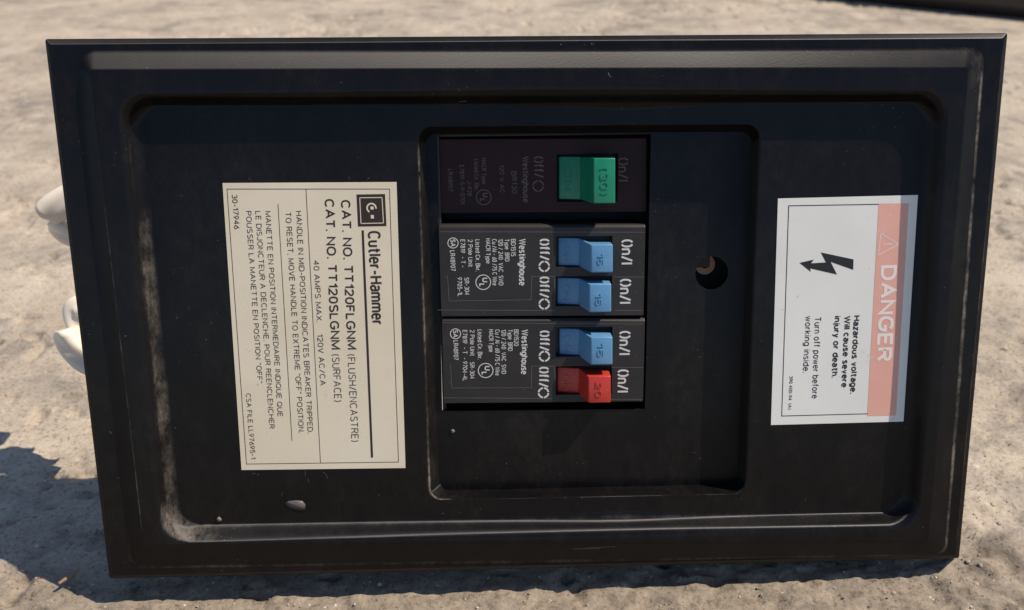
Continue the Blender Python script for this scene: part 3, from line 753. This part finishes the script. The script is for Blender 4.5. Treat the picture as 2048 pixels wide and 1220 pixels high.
mid = duplex([(877, 449), (1291, 449), (1287, 632), (883, 634)], 'BD1515',
    dict(ul=[(966.5, 564.5)], csa=[(906, 486)], rings=[(1088.5, 532.7), (1088.5, 608)],
         lines=[((895, 552), (898.5, 602)), ((898.5, 602), (1062, 599.5)), ((1062, 599.5), (1063.5, 553)), ((1063.5, 553), (1109, 553)),
                ((1109, 553), (1110.5, 587)), ((1228, 553.5), (1288, 554)), ((880, 463.5), (1288, 464.5)), ((876, 620), (1110, 621)), ((1230, 621), (1284, 621))]),
    [('Westinghouse', (1038, 477.6), (1038, 571), 14, .16), ('BD1515', (1021.8, 478), (1022, 512.5), 9.5), ('Type  BRD', (1009.3, 478), (1010, 523), 9),
     ('120 / 240  VAC  SWD', (996.5, 478), (997.5, 571), 9.3), ('Cu /Al - 60 /75 C Wire', (984, 478), (985, 571), 9.3), ('HACR Type', (971.3, 477), (972, 527), 9.3),
     ('Listed Cir. Bkr.', (950.4, 479), (951.5, 543), 9.3), ('2 Pole Unit', (935.8, 479), (936.5, 534), 9.3), ('E7819  - T -', (920.8, 479), (921.5, 535), 9.3),
     ('LR48907', (899.8, 501), (901.5, 542), 9.8), ('SR-304', (928.6, 555), (929.5, 590), 9.3), ('9705-1L', (914.5, 555), (915.5, 593), 9.3),
     ('~ff/', (1078.5, 477.5), (1078.5, 521), 21, .165), ('~ff/', (1078.5, 553), (1078, 596), 21, .165),
     ('~n/I', (1242, 479), (1241.5, 529), 24.5, .15), ('~n/I', (1239, 557.6), (1238, 607.5), 24.5, .15)],
    [(BLUE, (1117, 1157, 476, 532), (1182.5, 1226, 489, 545.5), '15', (1195, 507), (1195, 529), (1127, 492), (1127, 522), 'blue handle, upper of its breaker, marked 15'),
     (BLUE, (1115, 1157, 556, 610), (1179, 1223, 568, 625), '15', (1191, 587), (1191, 610), (1126, 570), (1126, 600), 'blue handle, lower of its breaker, marked 15')],
    'double black breaker with two blue handles')
low = duplex([(884, 636), (1290, 637), (1286, 804), (888, 808)], 'BD1520',
    dict(ul=[(971.3, 741)], csa=[(911, 667.6)], rings=[(1088.8, 712.5), (1087, 785.5)],
         lines=[((901, 730), (903.5, 776)), ((903.5, 776), (1063, 775.5)), ((1063, 775.5), (1063.5, 732)), ((1063.5, 732), (1109, 733)),
                ((1109, 733), (1110.5, 764)), ((1223, 734.5), (1286, 735)), ((886, 645.5), (1287, 648)), ((887, 795.5), (1104, 797)), ((1223, 799), (1284, 799))]),
    [('Westinghouse', (1043.3, 659), (1042, 748.6), 13.3, .16), ('BD1520', (1027.8, 659), (1028, 692), 9.3), ('Type  BRD', (1015.6, 659), (1016, 702), 9.3),
     ('120 / 240  VAC  SWD', (1002.8, 659), (1003, 748), 9.3), ('Cu / Al - 60 /75 C Wire', (990.2, 659), (990.4, 751), 9.3), ('HACR Type', (977.6, 659), (977.8, 704), 9.3),
     ('Listed Cir. Bkr.', (955, 659), (955.5, 719), 9.3), ('2 Pole Unit', (939.8, 660), (940.2, 712), 9.3), ('SR-304', (939.8, 724), (940, 757.5), 9),
     ('E7819  - T  - 9704-4L', (925, 660), (925.5, 762), 9.3), ('LR48907', (906.6, 681), (907.5, 720), 9.5),
     ('~ff/', (1078.7, 661), (1078.2, 702), 21, .165), ('~ff/', (1077.5, 733.5), (1076.5, 775), 21, .165),
     ('~n/I', (1238, 662), (1237, 710), 24, .15), ('~n/I', (1234.5, 739), (1233.5, 785), 24, .15)],
    [(BLUE, (1119, 1157, 658, 711), (1182, 1225.5, 674.5, 730), '15', (1195, 686), (1195, 713), (1128, 671), (1128, 704), 'blue handle marked 15 above the red one'),
     (RED, (1115, 1157, 736, 787), (1177, 1222, 752.5, 806.5), '20', (1191, 765), (1191, 794), (1126, 749), (1126, 780), 'red handle marked 20')],
    'double black breaker with one blue and one red handle')

# ---------------------------------------------------------------- cables out of the left side
def tube(path, rad, name, m, seg=36, sub=8, flat=0.0, label=None):
    P = [Vector(p) for p in path]; Q = []; Rr = []
    for i in range(len(P)-1):
        p0, p1, p2, p3 = P[max(i-1, 0)], P[i], P[i+1], P[min(i+2, len(P)-1)]
        for k in range(sub):
            t = k/sub
            Q.append(.5*((2*p1)+(p2-p0)*t+(2*p0-5*p1+4*p2-p3)*t*t+(3*p1-p0-3*p2+p3)*t**3)); Rr.append(rad[i]*(1-t)+rad[i+1]*t)
    Q.append(P[-1]); Rr.append(rad[-1])
    mb = MB(); n = None
    for i, q in enumerate(Q):
        d = (Q[min(i+1, len(Q)-1)]-Q[max(i-1, 0)]).normalized()
        n = (Vector((0, 0, 1)) if n is None else n); n = (n-d*n.dot(d)).normalized(); b = d.cross(n)
        for k in range(seg):
            a = 2*math.pi*k/seg; lob = 1+flat*math.cos(3*(a+i*.05)); mb.v.append(tuple(q+(n*math.cos(a)+b*math.sin(a))*Rr[i]*lob))
    for i in range(len(Q)-1):
        for k in range(seg):
            mb.f.append((i*seg+k, i*seg+(k+1) % seg, (i+1)*seg+(k+1) % seg, (i+1)*seg+k)); mb.m.append(0)
    mb.f.append(tuple(range(seg))[::-1]); mb.m.append(0)
    mb.f.append(tuple((len(Q)-1)*seg+k for k in range(seg))); mb.m.append(0)
    mb.v = [tuple(PM @ Vector(v)) for v in mb.v]
    c = sum((Vector(v) for v in mb.v), Vector())/len(mb.v); mb.v = [tuple(Vector(v)-c) for v in mb.v]
    o = mb.build(name, m, None, smooth=True); o.location = c
    o.data.set_sharp_from_angle(angle=math.radians(60))
    return o
zc = -.061
def W(x, y, z=zc): return U(x, y, z)
GC = 'white cables coming out of the left side of the panel'
o = tube([W(88, 428), W(96, 422), W(118, 410), W(150, 396), W(200, 385)], [.0043, .0058, .0060, .0060, .0060], 'cable', CABLE, flat=.17)
tag(o, 'upper thick white cable end with a cut tip, poking out left of the panel', 'cable', GC)
o = tube([W(108, 442, -.067), W(120, 452, -.067), W(150, 468, -.067), W(200, 470, -.067)], [.0040, .0050, .0052, .0052], 'cable', CABLE, flat=.17)
tag(o, 'short white cable tucked just under the upper cut cable end', 'cable', GC)
o = tube([W(200, 630, -.067), W(170, 616, -.067), W(152, 618, -.067), W(158, 648, -.067), W(180, 690, -.067), W(215, 720, -.067)], [.0045, .0046, .0046, .0046, .0046, .0046], 'cable', CABLE, flat=.17)
tag(o, 'white cable bent in a loop, upper of the lower pair left of the panel', 'cable', GC)
o = tube([W(130, 658), W(134, 668), W(148, 694), W(176, 722), W(220, 740)], [.0045, .0056, .0054, .0052, .0052], 'cable', CABLE, flat=.17)
tag(o, 'lowest white cable with a dark chipped tip, left of the panel', 'cable', GC)

# ---------------------------------------------------------------- small things
def chip(name, c, z, pts, th, m, label, cat):
    mb = MB(); P = [U(x, y, z) for x, y in pts]; ctr = sum(P, Vector())/len(P)
    n = len(P); top = [p+Vector((0, 0, th)) for p in P]; hi = ctr+Vector((0, 0, th*1.3))
    mb.add(P+top+[hi], [(i, (i+1) % n, n+(i+1) % n, n+i) for i in range(n)]+[(n+i, n+(i+1) % n, 2*n) for i in range(n)])
    mb.v = [tuple(PM @ Vector(v)) for v in mb.v]; c = PM @ ctr; mb.v = [tuple(Vector(v)-c) for v in mb.v]
    o = mb.build(name, m, None, smooth=True); o.location = c; tag(o, label, cat); return o
HUSK = mat('seed_husk', (.10, .085, .08), .5, .4)
chip('seed_husk', None, Z_REC+.0002, [(570, 1006), (577, 1002), (592, 1000.5), (605, 1002), (611, 1009), (610, 1018), (604, 1020), (590, 1018), (577, 1013)], .00022, HUSK,
     'small brown translucent seed husk stuck below the cream sticker', 'seed husk')
GRIT = mat('pale_grit', (.17, .14, .12), .8)
chip('sand_grain', None, Z_REC+.0002, [(434, 1036), (438, 1033), (443, 1037), (443, 1041), (436, 1042)], .0006, GRIT, 'pale sand grain on the panel left of the seed husk', 'sand grain')
chip('sand_grain', None, Z_IN+.0002, [(902, 859), (907, 858), (910, 862), (907, 866), (902, 865)], .0004, GRIT, 'pale speck in the inner dish below the breakers', 'sand grain')

# twig
a, b = G(118, 1167, .002), G(158, 1139, .0025)
def wtube(path, rad, name, m, seg=8):
    PMi = PM.inverted(); return tube([PMi @ p for p in path], rad, name, m, seg=seg, sub=4)
TW = mat('dry_twig', (.20, .12, .07), .8); _t = NT(TW); _t.l(_t.mix(_t.noise(300, 3, stretch=(1, 6, 1)), (.12, .065, .035), (.36, .25, .16)), _t.b.inputs['Base Color'])
o = wtube([a, a.lerp(b, .3)+Vector((.0004, 0, .0003)), a.lerp(b, .7), b], [.0006, .0008, .00075, .0006], 'twig', TW)
tag(o, 'short brown twig on the concrete by the lower left corner of the panel', 'twig')

# dark pipe far behind, upper right
RP = .030
p1, p2 = G(1690, 6), G(2048, 44); d = (p2-p1).normalized(); nrm = Vector((-d.y, d.x, 0))
if nrm.y < 0: nrm = -nrm
PIPE = mat('dark_rubber', (.020, .018, .020), .45); _t = NT(PIPE)
_t.l(_t.mix(_t.noise(30, 4), (.012, .012, .016), (.05, .035, .03)), _t.b.inputs['Base Color'])
base = nrm*RP*.75+Vector((0, 0, RP*.97))
o = wtube([p1-d*.5+base, p1+base, p2+base, p2+d*.6+base], [RP]*4, 'pipe', PIPE, seg=40)
tag(o, 'dark blurred pipe lying on the ground behind the upper right corner', 'pipe')

# pebbles and grit scattered over the concrete
_b = bmesh.new(); bmesh.ops.create_icosphere(_b, subdivisions=1, radius=1)
ICO = np.array([v.co[:] for v in _b.verts]); ICOF = np.array([[v.index for v in f.verts] for f in _b.faces]); _b.free()
SV, SF = [], []
def stone(co, r, fl):
    SF.append(ICOF+len(SV)*len(ICO))
    SV.append(ICO*r*np.array([random.uniform(.7, 1.3), random.uniform(.7, 1.3), fl])+np.array(co))
for i in range(4000):
    u = random.random()
    if u < .5: x, y = random.uniform(-.30, .30), random.uniform(-.075, .02)
    elif u < .75: x, y = random.choice((random.uniform(-.34, -.13), random.uniform(.14, .36))), random.uniform(-.03, .22)
    else: x, y = random.uniform(-.55, .6), random.uniform(.1, .8)
    r = random.choice((.00025, .0003, .0004, .0005)) if random.random() < .96 else random.uniform(.0007, .0013)
    stone((x, y, GZ(x, y)+r*.1), r, .6)
me = bpy.data.meshes.new('grit'); me.from_pydata(np.concatenate(SV).tolist(), [], np.concatenate(SF).tolist())
o = bpy.data.objects.new('grit', me); COL.objects.link(o)
GM = mat('mixed_grit', (.4, .33, .26), .75); _t = NT(GM)
_t.l(_t.ramp(_t.noise(120, 2), (.33, (.12, .09, .07)), (.42, (.30, .25, .20)), (.56, (.38, .32, .26)), (.68, (.60, .55, .48))), _t.b.inputs['Base Color']); me.materials.append(GM)
tag(o, 'loose sand and tiny stones scattered over the concrete', 'grit', kind='stuff')
